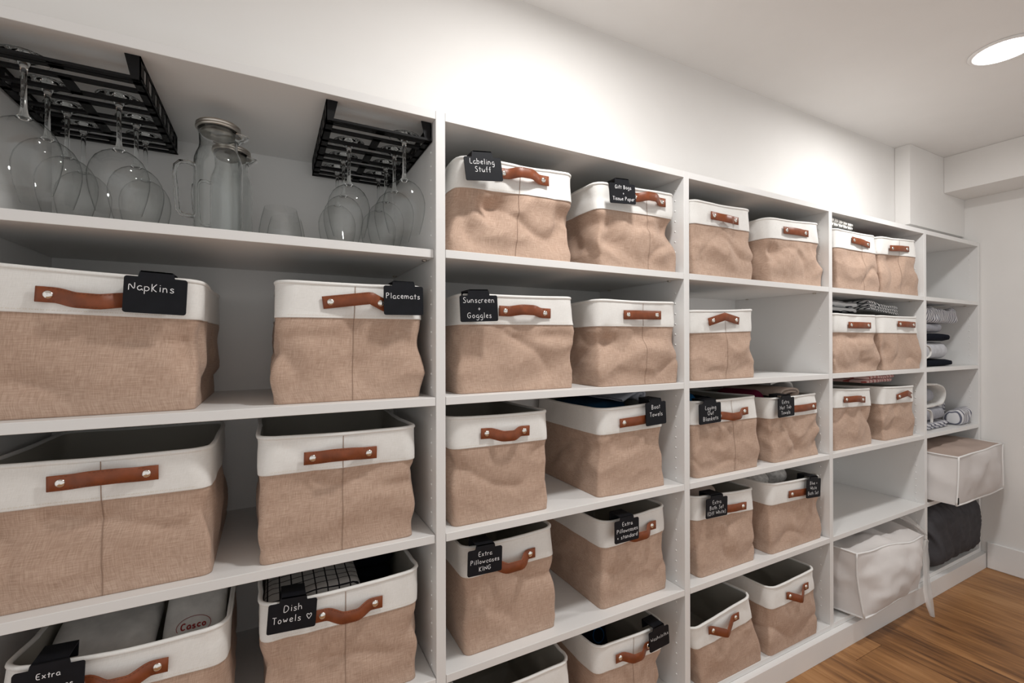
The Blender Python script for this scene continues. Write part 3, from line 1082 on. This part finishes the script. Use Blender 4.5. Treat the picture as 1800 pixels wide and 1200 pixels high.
ly = t.math('LESS_THAN', t.math('FRACT', t.math('MULTIPLY', sp.outputs[1], 42)), .12)
mk = t.math('MAXIMUM', lx, ly)
mix = t.n('ShaderNodeMix', data_type='RGBA')
mix.inputs[6].default_value = (.40, .395, .385, 1)
mix.inputs[7].default_value = (.015, .015, .018, 1)
t.l(mk, mix.inputs[0])
t.col(mix.outputs[2])
t.set(.95, 0, .1)
MAT['check'] = t.m
MAT['bwtowel'] = stripes('black_striped_towel', (.66, .66, .66), (.012, .013, .02), (0, 1, 1.6), 34, .2, .3)
MAT['bwtowel3'] = stripes('black_striped_towel_bunched', (.78, .78, .78), (.012, .013, .02), (.8, .5, 1.2), 62, .34, .5)
MAT['bwtowel2'] = stripes('white_towel_thin_black_stripes', (.80, .79, .76), (.03, .03, .035), (1, .5, .3), 30, .14, .25)
MAT['pinkst'] = stripes('pink_striped_towel', (.72, .50, .47), (.40, .10, .09), (1, .25, .4), 40, .26, .25)
MAT['ticking'] = stripes('blue_ticking_stripe', (.66, .66, .68), (.13, .135, .18), (1, .3, .2), 62, .40, .2)
MAT['ticking2'] = stripes('blue_ticking_stripe_cross', (.64, .64, .67), (.13, .135, .18), (.3, 1, .8), 62, .40, .2)

# --- in the bins
def B(x, y, z): return (x, y, z)


# Extra bin: white rounded cloths, one with a red oval emblem
for (x, y, z, ww, seed, em) in ((-.637, .15, .655, .17, 3, False), (-.485, .155, .665, .11, 9, True)):
    def fn(p, seed=seed): return p + Vector((0, 0, .012 * nz(p.x * 9 + seed, p.y * 9, 0) - 1.2 * p.x * p.x - 1.4 * p.y * p.y))
    V, Fc = soft_box(ww, .20, .035, .017, 14, fn)
    zm = max(v.z for v in V)
    V = [v - Vector((0, 0, zm)) for v in V]
    e = thing('folded_cloth', (x, y, z), 'white folded cloth with a red oval emblem, in the Extra bin' if em
              else 'plain white folded cloth lying in the Extra bin', 'cloth')
    e.rotation_euler = (math.radians(38), 0, 0) if em else (math.radians(22), 0, 0)
    obj('cloth', V, Fc, MAT['whitec'], e)
    if em:
        ov = [[(.030 * math.cos(a * math.pi / 12), .019 * math.sin(a * math.pi / 12)) for a in range(25)]]
        V2, F2 = ribbon2d(ov, .0011)
        st, wd = text_strokes('Casco', 4)
        k = .044 / wd
        V3, F3 = ribbon2d([[((a - wd / 2) * k, (b - 4) * k) for a, b in s_] for s_ in st], .0026)
        F2 = F2 + [tuple(i + len(V2) for i in f) for f in F3]
        V2 = V2 + V3
        obj('emblem', [Vector((a, b - .035, .0026 - 1.2 * a * a - 1.4 * (b - .035) ** 2)) for a, b in V2], F2, MAT['red'], e, False)

folded('folded_towel', B(-.255, .135, .565), .20, .15, .125, 4, MAT['check'], 'grey dish towel stack with dark grid lines in its bin', 'towel', 2, .006)
folded('folded_towel', B(-.13, .285, .54), .17, .13, .14, 3, MAT['ink'], 'dark navy towel behind the grey grid dish towels', 'towel', 4, .012)
folded('folded_towel', B(.620, .240, .80), .175, .24, .234, 4, MAT['navy'], 'navy blue boat towel filling its bin', 'towel', 5, .012, tilt=(.04, 0))
loop_cloth('folded_towel', B(.700, .085, 1.049), [(-.06, .0), (-.02, .018), (.012, .030), (.034, .022), (.034, .006), (.016, -.004), (.0, .004), (.012, .020), (.024, .016)],
           .20, .0075, MAT['paleg'], 'pale grey towel edge looped beside the navy towel', 'towel', 3)
# Washcloths bin: dark packet with faint print
e = thing('cloth_packet', (.605, .20, .195), 'dark navy packet with faint blue print in the Washcloths bin', 'packet')
V, Fc = soft_box(.14, .022, .13, .010, 10, lambda p: p + Vector((0, .004 * nz(p.x * 14, p.z * 14, 2), 0)))
obj('wrapper', V, Fc, MAT['ink'], e)
st, wd = text_strokes('LAUNDR', 3) if False else text_strokes('LOUDR', 3)
k = .10 / wd
s_all = [[((a - wd / 2) * k, .095 + b * k) for a, b in s_] for s_ in st]
s_all.append([(.03 + .022 * math.cos(a * math.pi / 10), .05 + .022 * math.sin(a * math.pi / 10)) for a in range(21)])
V2, F2 = ribbon2d(s_all, .004)
obj('print', [Vector((a, -.0145, b)) for a, b in V2], F2, MAT['blue'], e, False)
e.rotation_euler.x = math.radians(-18)

folded('folded_blanket', B(.985, .22, .80), .12, .22, .248, 3, MAT['blue'], 'bright blue blanket in the Laying Out Blankets bin', 'blanket', 6, .014, tilt=(.0, .05))
folded('folded_blanket', B(1.115, .23, .80), .10, .22, .225, 3, MAT['ink'], 'near black blanket beside the bright blue one', 'blanket', 7, .014)
folded('folded_towel', B(1.372, .21, .80), .065, .20, .240, 3, MAT['maroon'], 'maroon towel in the Hot Tub Towels bin', 'towel', 8, .010)
loop_cloth('rolled_towel', B(1.475, .06, 1.02), [(-.06, .0), (-.055, .022), (.0, .03), (.055, .024), (.062, .006), (.03, -.006), (-.03, -.006), (-.042, .008), (.0, .018), (.042, .014)],
           .26, .008, MAT['cream'], 'pink and cream towel rolled beside the maroon towel', 'towel', 5)
loop_cloth('rolled_towel', B(1.485, .10, 1.056), [(-.07, .01), (-.02, .020), (.04, .020), (.075, .006), (.078, -.03)], .22, .008, MAT['whitec'],
           'white towel edge arching over the cream towel', 'towel', 6)
folded('folded_towel', B(1.025, .21, .47), .19, .22, .245, 3, MAT['cream'], 'beige bath towel in the Off White Bath Set bin', 'towel', 10, .014)
folded('folded_towel', B(1.355, .18, .47), .11, .20, .252, 3, MAT['dots'], 'grey dotted bath towel bunched over its bin rim', 'towel', 11, .014)
folded('folded_towel', B(1.485, .19, .47), .11, .20, .262, 3, MAT['dots'], 'grey dotted bath towel next to the Blue and White clip', 'towel', 12, .016)
folded('folded_towel', B(1.775, .075, 1.7100), .20, .11, .032, 2, MAT['bwtowel2'], 'white towel with thin black stripes on the top shelf', 'towel', 13, .006, tilt=(-.03, 0))
folded('folded_towel', B(2.22, .22, 1.475), .18, .18, .222, 3, MAT['redc'], 'red cloth tucked deep in the top shelf bin', 'cloth', 14, .01)
folded('folded_towel', B(1.836, .20, 1.3605), .318, .27, .050, 2, MAT['bwtowel'], 'wide black striped white towel across the two bins', 'towel', 15, .012, tilt=(.0, .0))
folded('folded_towel', B(2.205, .17, 1.3605), .29, .24, .040, 3, MAT['bwtowel3'], 'black striped white towel with bunched end near the upright', 'towel', 16, .010, tilt=(-.08, 0))
folded('folded_towel', B(1.84, .22, .80), .22, .26, .215, 2, MAT['cream'], 'dusky beige cloth inside the bin beside the pink towel', 'cloth', 17, .008)
folded('folded_towel', B(2.215, .20, 1.0405), .25, .27, .036, 2, MAT['pinkst'], 'pink towel with red stripes lying on its bin', 'towel', 18, .010)

# --- bay 5, second shelf: stack of sheets
X5 = XL[4] + T + .012
G5 = 'sheets stacked in the end bay'
z = SH[2] + .001
folded('folded_sheet', B(X5 + .215, .195, z), .42, .31, .032, 1, MAT['ink'], 'black cloth at the foot of the end bay stack', 'sheet', 20, .005, group=G5)
folded('folded_sheet', B(X5 + .190, .190, z + .038), .37, .31, .082, 1, MAT['greyl'], 'light grey sheet with white cords, between two black cloths', 'sheet', 21, .006, group=G5)
loop_cloth('tie_cord', B(X5 + .03, .016, z + .045), [(0, 0), (.05, .012), (.06, .04), (.03, .062), (.0, .066)], .008, .004, MAT['whitec'],
           'white cord looped over the light grey sheet', 'cord', 2)
folded('folded_sheet', B(X5 + .195, .195, z + .132), .38, .30, .036, 1, MAT['ink'], 'black cloth between the two grey sheets', 'sheet', 22, .006, group=G5)
folded('folded_sheet', B(X5 + .165, .190, z + .177), .32, .30, .045, 1, MAT['greyb'], 'plain grey sheet under the striped sheet', 'sheet', 23, .006, group=G5)


def crumple(name, loc, w_, d_, h_, mat, label, cat, seed, a=.03, f=8, group=None, n=26, shear=0.0):
    def fn(p):
        q = p * f + Vector((seed, seed * 2.1, 0))
        t_ = 1 - abs(noise.noise(q)) * 2
        s2 = 1 - abs(noise.noise(q * 2.1)) * 2
        k = smst(0, h_ * .4, p.z)
        return p + Vector((a * .8 * noise.noise(q + Vector((5, 0, 0))) + shear * p.z, a * .7 * noise.noise(q + Vector((0, 5, 0))) - a * .25 * s2, a * (.55 * t_ + .3 * s2) * k))
    V, Fc = soft_box(w_, d_, h_, min(w_, d_, h_) * .42, n, fn)
    zm = min(v.z for v in V)
    V = [v - Vector((0, 0, zm)) for v in V]
    o = obj(name, V, Fc, mat, None, True)
    o.location = loc
    return tag(o, label, cat, group)


crumple('crumpled_sheet', B(X5 + .255, .175, z + .226), .46, .26, .060, MAT['ticking'], 'crumpled blue ticking striped sheet on top of the grey sheets', 'sheet', 3, .034, 8)
# third shelf
z = SH[3] + .001
folded('folded_sheet', B(X5 + .18, .19, z), .36, .31, .035, 2, MAT['ticking2'], 'flat blue ticking striped sheet under the grey rolls', 'sheet', 25, .006)
folded('rolled_sheet', B(X5 + .165, .19, z + .044), .32, .30, .064, 1, MAT['greyb'], 'lower blue grey rolled sheet in the end bay', 'sheet', 26, .006)
folded('rolled_sheet', B(X5 + .135, .19, z + .132), .25, .27, .072, 1, MAT['greyb'], 'upper blue grey rolled sheet wrapped in white', 'sheet', 27, .006)
loop_cloth('sheet_wrap', B(X5, .045, z + .117), [(.0, .001), (.28, .003), (.325, .03), (.33, .075), (.27, .112), (.0, .118)], .28, .009, MAT['whitec'],
           'white cloth wrapped around the upper grey roll', 'sheet', 4)
loop_cloth('tie_cord', B(X5 + .07, .018, z + .046), [(-.03, .068), (.02, .06), (.035, .02), (.03, -.002)], .010, .005, MAT['whitec'],
           'white cord across the lower grey roll', 'cord', 2)
crumple('crumpled_sheet', B(3.000, .200, z), .14, .16, .18, MAT['ticking2'], 'tall crumpled ticking striped sheet behind the grey rolls', 'sheet', 6, .030, 9)
crumple('crumpled_sheet', B(2.995, .058, z), .16, .08, .075, MAT['ticking'], 'low crumpled ticking striped sheet at the shelf edge', 'sheet', 8, .024, 9)


# --- zipped bags
def bag(name, C, loc_label, cat, faces, mat, bulge, seed, pipe_edges, pipe_r=.004, wob=.006, warp_amp=.012):
    """C: eight corners keyed 'LFB' (left/right, front/back, bottom/top); one part for each face, piping along edges"""
    base = (C['LFB'] + C['RBB']) / 2
    base = Vector((base.x, base.y, min(c.z for c in C.values())))
    cen = sum((C[k] for k in C), Vector()) / 8
    e = thing(name, base, loc_label, cat)
    n = 24

    def warp(p):
        q = p * 4.2 + Vector((seed * 2.3, seed, 0))
        k_ = warp_amp
        return p + Vector((k_ * .5 * noise.noise(q), k_ * noise.noise(q + Vector((4, 0, 0))), k_ * .7 * noise.noise(q + Vector((0, 4, 0))) * smst(base.z, base.z + .05, p.z)))
    K = {'front_panel': ('LFB', 'RFB', 'RFT', 'LFT'), 'side_panel': ('LBB', 'LFB', 'LFT', 'LBT'), 'far_side_panel': ('RFB', 'RBB', 'RBT', 'RFT'),
         'back_panel': ('RBB', 'LBB', 'LBT', 'RBT'), 'top_panel': ('LFT', 'RFT', 'RBT', 'LBT'), 'bottom_panel': ('LBB', 'RBB', 'RFB', 'LFB')}
    for fname, ks in K.items():
        a, b, c, d = (C[k] for k in ks)
        nr = (b - a).cross(d - a).normalized()
        V, Fc = [], []
        bl = bulge.get(fname, .01)
        for j in range(n + 1):
            for i in range(n + 1):
                u, v = i / n, j / n
                p = a.lerp(b, u).lerp(d.lerp(c, u), v)
                k = math.sin(math.pi * u) ** .6 * math.sin(math.pi * v) ** .6 if 0 < u < 1 and 0 < v < 1 else 0
                wr = 1.1 * noise.noise(p * 8 + Vector((seed, 0, 0))) + 1.7 * (.25 - abs(noise.noise(p * 7 + Vector((0, seed, 0))))) + .9 * (.25 - abs(noise.noise(p * 15 + Vector((0, seed, 3)))))
                p = p + nr * (bl * k + (0 if fname in ('bottom_panel', 'back_panel') else wob) * wr * min(1, k * 1.6))
                V.append(warp(p) - base)
        for j in range(n):
            for i in range(n):
                q = j * (n + 1) + i
                Fc.append((q, q + 1, q + n + 2, q + n + 1))
        obj(fname, V, Fc, faces.get(fname, mat), e, True)
    for (k1, k2) in pipe_edges:
        a, b = C[k1], C[k2]
        pts = []
        for i in range(13):
            u = i / 12
            p = a.lerp(b, u)
            p = p + (p - cen).normalized() * .001
            pts.append(warp(p) - base)
        V, Fc = tube(pts, pipe_r, 6)
        obj('piping', V, Fc, MAT['bagwhite'], e, True)
    return e, base


MAT['bagwhite'] = plain('white_nonwoven_piping', (.80, .79, .78), .7, var=.02)
MAT['bagcloth'] = plain('white_nonwoven_cloth', (.70, .67, .655), .75, spec=.2, var=.04, nscale=6, bump=.2, bscale=240)
MAT['baggrey'] = plain('greyish_nonwoven_cloth', (.60, .565, .55), .7, spec=.25, var=.05, nscale=6, bump=.2, bscale=240)
MAT['bagbeige'] = plain('beige_see_through_top', (.42, .33, .285), .6, spec=.25, var=.06, nscale=10)
C = {'LFB': Vector((2.500, -.100, .466)), 'RFB': Vector((3.080, -.098, .462)), 'LFT': Vector((2.528, -.100, .689)), 'RFT': Vector((3.082, -.098, .696)),
     'LBB': Vector((2.502, .33, .462)), 'RBB': Vector((3.055, .33, .462)), 'LBT': Vector((2.508, .33, .700)), 'RBT': Vector((3.055, .33, .702))}
e5, b5 = bag('zipped_bedding_bag', C, 'greyish white zipped bedding bag with beige top jutting from the end bay', 'bag',
    {'front_panel': MAT['baggrey'], 'top_panel': MAT['bagbeige']}, MAT['bagcloth'],
    {'front_panel': .020, 'side_panel': .0, 'top_panel': .020, 'bottom_panel': .0, 'far_side_panel': .004, 'back_panel': .01}, 3,
    [('LFB', 'LFT'), ('LFT', 'RFT'), ('LBT', 'LFT'), ('LFB', 'RFB'), ('RFB', 'RFT'), ('RFT', 'RBT')], wob=.009, warp_amp=.010)
box('zip_tab', (2.502, -.108, .470), (2.510, -.104, .502), MAT['black'], e5, .001, b5)

C = {'LFB': Vector((1.782, -.050, .116)), 'RFB': Vector((2.250, -.050, .116)), 'LFT': Vector((1.745, -.050, .380)), 'RFT': Vector((2.340, -.045, .330)),
     'LBB': Vector((1.705, .33, .116)), 'RBB': Vector((2.400, .33, .116)), 'LBT': Vector((1.705, .30, .382)), 'RBT': Vector((2.37, .30, .382))}
e4, b4 = bag('zipped_duvet_bag', C, 'white zipped duvet bag bulging from the bottom bay', 'bag', {}, MAT['bagcloth'],
    {'front_panel': .036, 'side_panel': .004, 'top_panel': .012, 'bottom_panel': .0, 'far_side_panel': .02, 'back_panel': .01}, 7,
    [('LFB', 'LFT'), ('LFT', 'RFT'), ('LFB', 'RFB'), ('LBB', 'LFB'), ('LFT', 'LBT')], wob=.018, warp_amp=.020)


# clear plastic wrap hanging beside the duvet bag
def film(name, pts, wd, label, cat, seed, amp=.012):
    V, Fc = [], []
    n = 8
    m = len(pts)
    for i, p in enumerate(pts):
        p = Vector(p)
        for k in range(n + 1):
            u = k / n - .5
            q = p + Vector((u * wd[i], 0, 0))
            q.y += amp * math.sin(k * 2.1 + seed) + amp * noise.noise(Vector((q.x * 30, i * .6, seed)))
            q.z += amp * .6 * noise.noise(Vector((k * .8, i * .5, seed + 4)))
            V.append(q - Vector(pts[-1]))
    for i in range(m - 1):
        for k in range(n):
            a = i * (n + 1) + k
            Fc.append((a, a + 1, a + n + 2, a + n + 1))
    o = obj(name, V, Fc, MAT['film'], None, True)
    o.location = pts[-1]
    return tag(o, label, cat)


film('plastic_strip', [(2.435, -.012, .285), (2.39, -.03, .255), (2.347, -.045, .217), (2.310, -.060, .17), (2.290, -.072, .11), (2.266, -.086, .055), (2.262, -.095, .012)],
     [.02, .028, .030, .034, .05, .045, .010], 'clear plastic strip trailing from the duvet bag to the floor', 'plastic strip', 2, .008)
film('plastic_wrap', [(2.36, .12, .400), (2.385, .08, .396), (2.405, .05, .372), (2.42, .02, .345), (2.435, -.002, .31)],
     [.13, .12, .08, .045, .02], 'crumpled clear plastic wrap bunched above the duvet bag', 'plastic wrap', 5, .012)


# dark duvet
def fn(p):
    q = Vector((p.x * 9 + p.z * 5.0, p.y * 2.5, p.z * 1.6))
    rd = 1 - 2 * abs(noise.noise(q * 1.7 + Vector((2, 0, 0))))
    rd2 = 1 - 2 * abs(noise.noise(q * 3.4))
    out_ = Vector((p.x, p.y, p.z - .16))
    k = smst(0, .05, p.z)
    d = out_.normalized() if out_.length > 0 else Vector((0, 0, 1))
    return p + d * (.013 * rd + .006 * rd2 - .010) * k


V, Fc = soft_box(.580, .415, .318, .092, 44, fn)
zm = min(v.z for v in V)
V = [v - Vector((0, 0, zm)) for v in V]
o = obj('rolled_duvet', V, Fc, MAT['duvet'])
o.location = (2.7905, .176, BOT + .0008)
tag(o, 'charcoal grey rolled duvet on the bottom board of the end bay', 'duvet')

# ------------------------------------------------------------------ stemware racks
SLOTS = [.055, .150, .245, .340]
ZR = 1.712


def rack(x0, x1, label):
    org = Vector(((x0 + x1) / 2, .2, ZR))
    e = thing('stemware_rack', org, label, 'glass rack', 'stemware racks under the top board')

    def bx(nm, a, b):
        box(nm, a, b, MAT['black'], e, .0, org)
    y0, y1 = .022, .394
    # scalloped side plates
    for xs in (x0, x1 - .002):
        bm = bmesh.new()
        addbox(bm, Vector((xs, y0, ZTOP - .008)) - org, Vector((xs + .002, y1, ZTOP - .0008)) - org)
        addbox(bm, Vector((xs, y0, ZR)) - org, Vector((xs + .002, y1, ZR + .010)) - org)
        yy = y0
        k = 0
        while yy < y1 - .01:
            w2 = .026 if k % 2 == 0 else .018
            addbox(bm, Vector((xs, yy, ZR)) - org, Vector((xs + .002, min(y1, yy + w2), ZTOP - .002)) - org)
            yy += .047
            k += 1
        bmobj('side_plate', bm, MAT['black'], e)
        s = 1 if xs == x0 else -1
        xi = x0 if s > 0 else x1 - .014
        bx('side_rail', (xi, y0, ZR), (xi + .016, y1, ZR + .002))
    # front brackets, tapered
    for s in (1, -1):
        xs = x0 if s > 0 else x1
        pts = [(0, 0), (.014, 0), (.024, ZTOP - ZR - .0008), (0, ZTOP - ZR - .0008)]
        V = [Vector((xs + s * a, y0, ZR + b)) - org for a, b in pts] + [Vector((xs + s * a, y0 + .002, ZR + b)) - org for a, b in pts]
        obj('front_bracket', V, [(0, 1, 2, 3), (7, 6, 5, 4), (0, 4, 5, 1), (1, 5, 6, 2), (2, 6, 7, 3), (3, 7, 4, 0)], MAT['black'], e, False)
        V = [v + Vector((0, y1 - y0 - .002, 0)) for v in V]
        obj('rear_bracket', V, [(0, 1, 2, 3), (7, 6, 5, 4), (0, 4, 5, 1), (1, 5, 6, 2), (2, 6, 7, 3), (3, 7, 4, 0)], MAT['black'], e, False)
    xm = (x0 + x1) / 2
    bars = [(.018, .0275)]
    for s in SLOTS:
        bars += [(s - .025, s - .0125), (s + .0125, s + .025)]
    bars += [(.385, .394)]
    for a, b in bars:
        bx('rail', (x0 + .002, a, ZR), (x1 - .002, b, ZR + .005))
    bx('bridge', (xm - .010, .022, ZR), (xm + .010, SLOTS[0] - .013, ZR + .002))
    for s in SLOTS[:3]:
        bx('bridge', (xm - .009, s + .013, ZR), (xm + .009, s + .095 - .013, ZR + .002))
    bx('bridge', (xm - .009, SLOTS[3] + .013, ZR), (xm + .009, .394, ZR + .002))
    return e


rack(-.7895, -.552, 'black metal stemware rack left of the glass carafes')
rack(-.237, -.004, 'black metal stemware rack beside the upright, right of the carafes')

# wine glasses hanging foot up
FOOT = [(.0004, 0), (.030, -.0004), (.0362, -.0016), (.0366, -.0026), (.034, -.0034), (.020, -.006), (.009, -.011), (.0052, -.019), (.0041, -.03), (.0038, -.06),
        (.0042, -.088), (.0062, -.101), (.0110, -.1070), (.0085, -.1085), (.0004, -.1090)]
BOWL = [(.0110, -.1070), (.0190, -.1105), (.028, -.116), (.0375, -.1255), (.0455, -.141), (.0492, -.158), (.0488, -.176), (.0450, -.199), (.0400, -.219), (.0364, -.232)]


def mesh_of(name, prof, mat):
    V, Fc = lathe(prof[::-1], 36)
    me = bpy.data.meshes.new(name)
    me.from_pydata([tuple(v) for v in V], [], Fc)
    for p_ in me.polygons: p_.use_smooth = True
    me.materials.append(mat)
    return me


foot_me, bowl_me = mesh_of('stem_and_foot', FOOT, MAT['glass']), mesh_of('bowl', BOWL, MAT['thin'])
ORD = ['first', 'second', 'third', 'fourth']
spots = [(-.718, 0, 'L', 0), (-.718, 1, 'L', 0), (-.718, 2, 'L', 0), (-.718, 3, 'L', 0), (-.612, 1, 'L', 1), (-.604, 2, 'L', 1), (-.606, 3, 'L', 1),
         (-.172, 1, 'R', 0), (-.172, 2, 'R', 0), (-.176, 3, 'R', 0), (-.060, 0, 'R', 1), (-.061, 1, 'R', 1), (-.062, 2, 'R', 1), (-.062, 3, 'R', 1)]
for x, k, side, inner in spots:
    if side == 'L':
        lb = 'wine glass on the rack side %s the carafes, %s slot from shelf front' % ('nearest' if inner else 'away from', ORD[k])
    else:
        lb = 'wine glass on the rack side %s the upright, %s slot from shelf front' % ('against' if inner else 'away from', ORD[k])
    e = thing('wine_glass', (x, SLOTS[k], ZR + .005 + .0100), lb, 'wine glass', 'wine glasses hanging in the racks')
    for nm, me_ in (('stem_and_foot', foot_me), ('bowl', bowl_me)):
        link(bpy.data.objects.new(nm, me_), e)


def carafe(x, y, k, label):
    e = thing('carafe', (x, y, SH[1]), label, 'carafe')
    pr = [(.0004, .001), (.040, .001), (.0450, .004), (.0465, .012), (.0465, .165), (.0455, .180), (.042, .192), (.0375, .203), (.036, .213), (.0365, .232),
          (.0395, .246), (.0375, .246), (.0345, .232), (.034, .213), (.0355, .204), (.040, .192), (.0432, .180), (.0442, .165), (.0442, .014), (.042, .008), (.0004, .007)]
    V, Fc = lathe([(a * k, b * k) for a, b in pr], 40)
    obj('body', V, Fc, MAT['glass'], e)
    # pouring lip on the right
    V, Fc = [], []
    for i in range(7):
        a = math.radians(-32 + 64 * i / 6)
        r1, r2 = .038 * k, (.038 + .021 * math.cos(a * 2.6)) * k
        V += [Vector((r1 * math.cos(a), r1 * math.sin(a), .226 * k)), Vector((r2 * math.cos(a), r2 * math.sin(a), .240 * k)),
              Vector((r2 * math.cos(a), r2 * math.sin(a), .2425 * k)), Vector((r1 * math.cos(a), r1 * math.sin(a), .2300 * k))]
        if i:
            for q in range(4):
                q2 = (q + 1) % 4
                Fc.append(((i - 1) * 4 + q, (i - 1) * 4 + q2, i * 4 + q2, i * 4 + q))
    obj('lip', V, Fc, MAT['glass'], e)
    pts = [(-.045, 0, .166), (-.056, 0, .170), (-.070, 0, .169), (-.078, 0, .160), (-.079, 0, .14), (-.076, 0, .09), (-.074, 0, .066), (-.068, 0, .057), (-.056, 0, .054), (-.045, 0, .055)]
    V, Fc = tube([Vector(p) * k for p in pts], .0046 * k, 10)
    obj('handle', V, Fc, MAT['glass'], e)
    pr = [(.0004, .236), (.033, .236), (.0338, .247), (.042, .2475), (.0432, .249), (.0432, .2525), (.041, .2535), (.0425, .2545), (.0425, .258), (.040, .2605), (.036, .2615), (.0004, .2620)]
    V, Fc = lathe([(a * k, b * k) for a, b in pr], 36)
    obj('lid', V, Fc, MAT['steel'], e)
    return e


carafe(-.444, .165, 1.0, 'tall glass carafe with steel lid and handle, the one in front')
carafe(-.428, .290, .985, 'tall glass carafe with steel lid standing behind the first')
for (x, y, lb) in ((-.320, .26, 'clear stemless glass on the shelf between carafes and rack'), (-.305, .355, 'clear stemless glass behind the first stemless glass')):
    pr = [(.0004, .001), (.026, .001), (.034, .006), (.0440, .022), (.0485, .042), (.0480, .062), (.0430, .092), (.0365, .118), (.0355, .118),
          (.0418, .092), (.0468, .062), (.0472, .042), (.0425, .024), (.032, .010), (.0004, .008)]
    V, Fc = lathe(pr[:8], 36)
    o = obj('stemless_glass', V, Fc, MAT['thin'])
    o.location = (x, y, SH[1])
    tag(o, lb, 'glass')
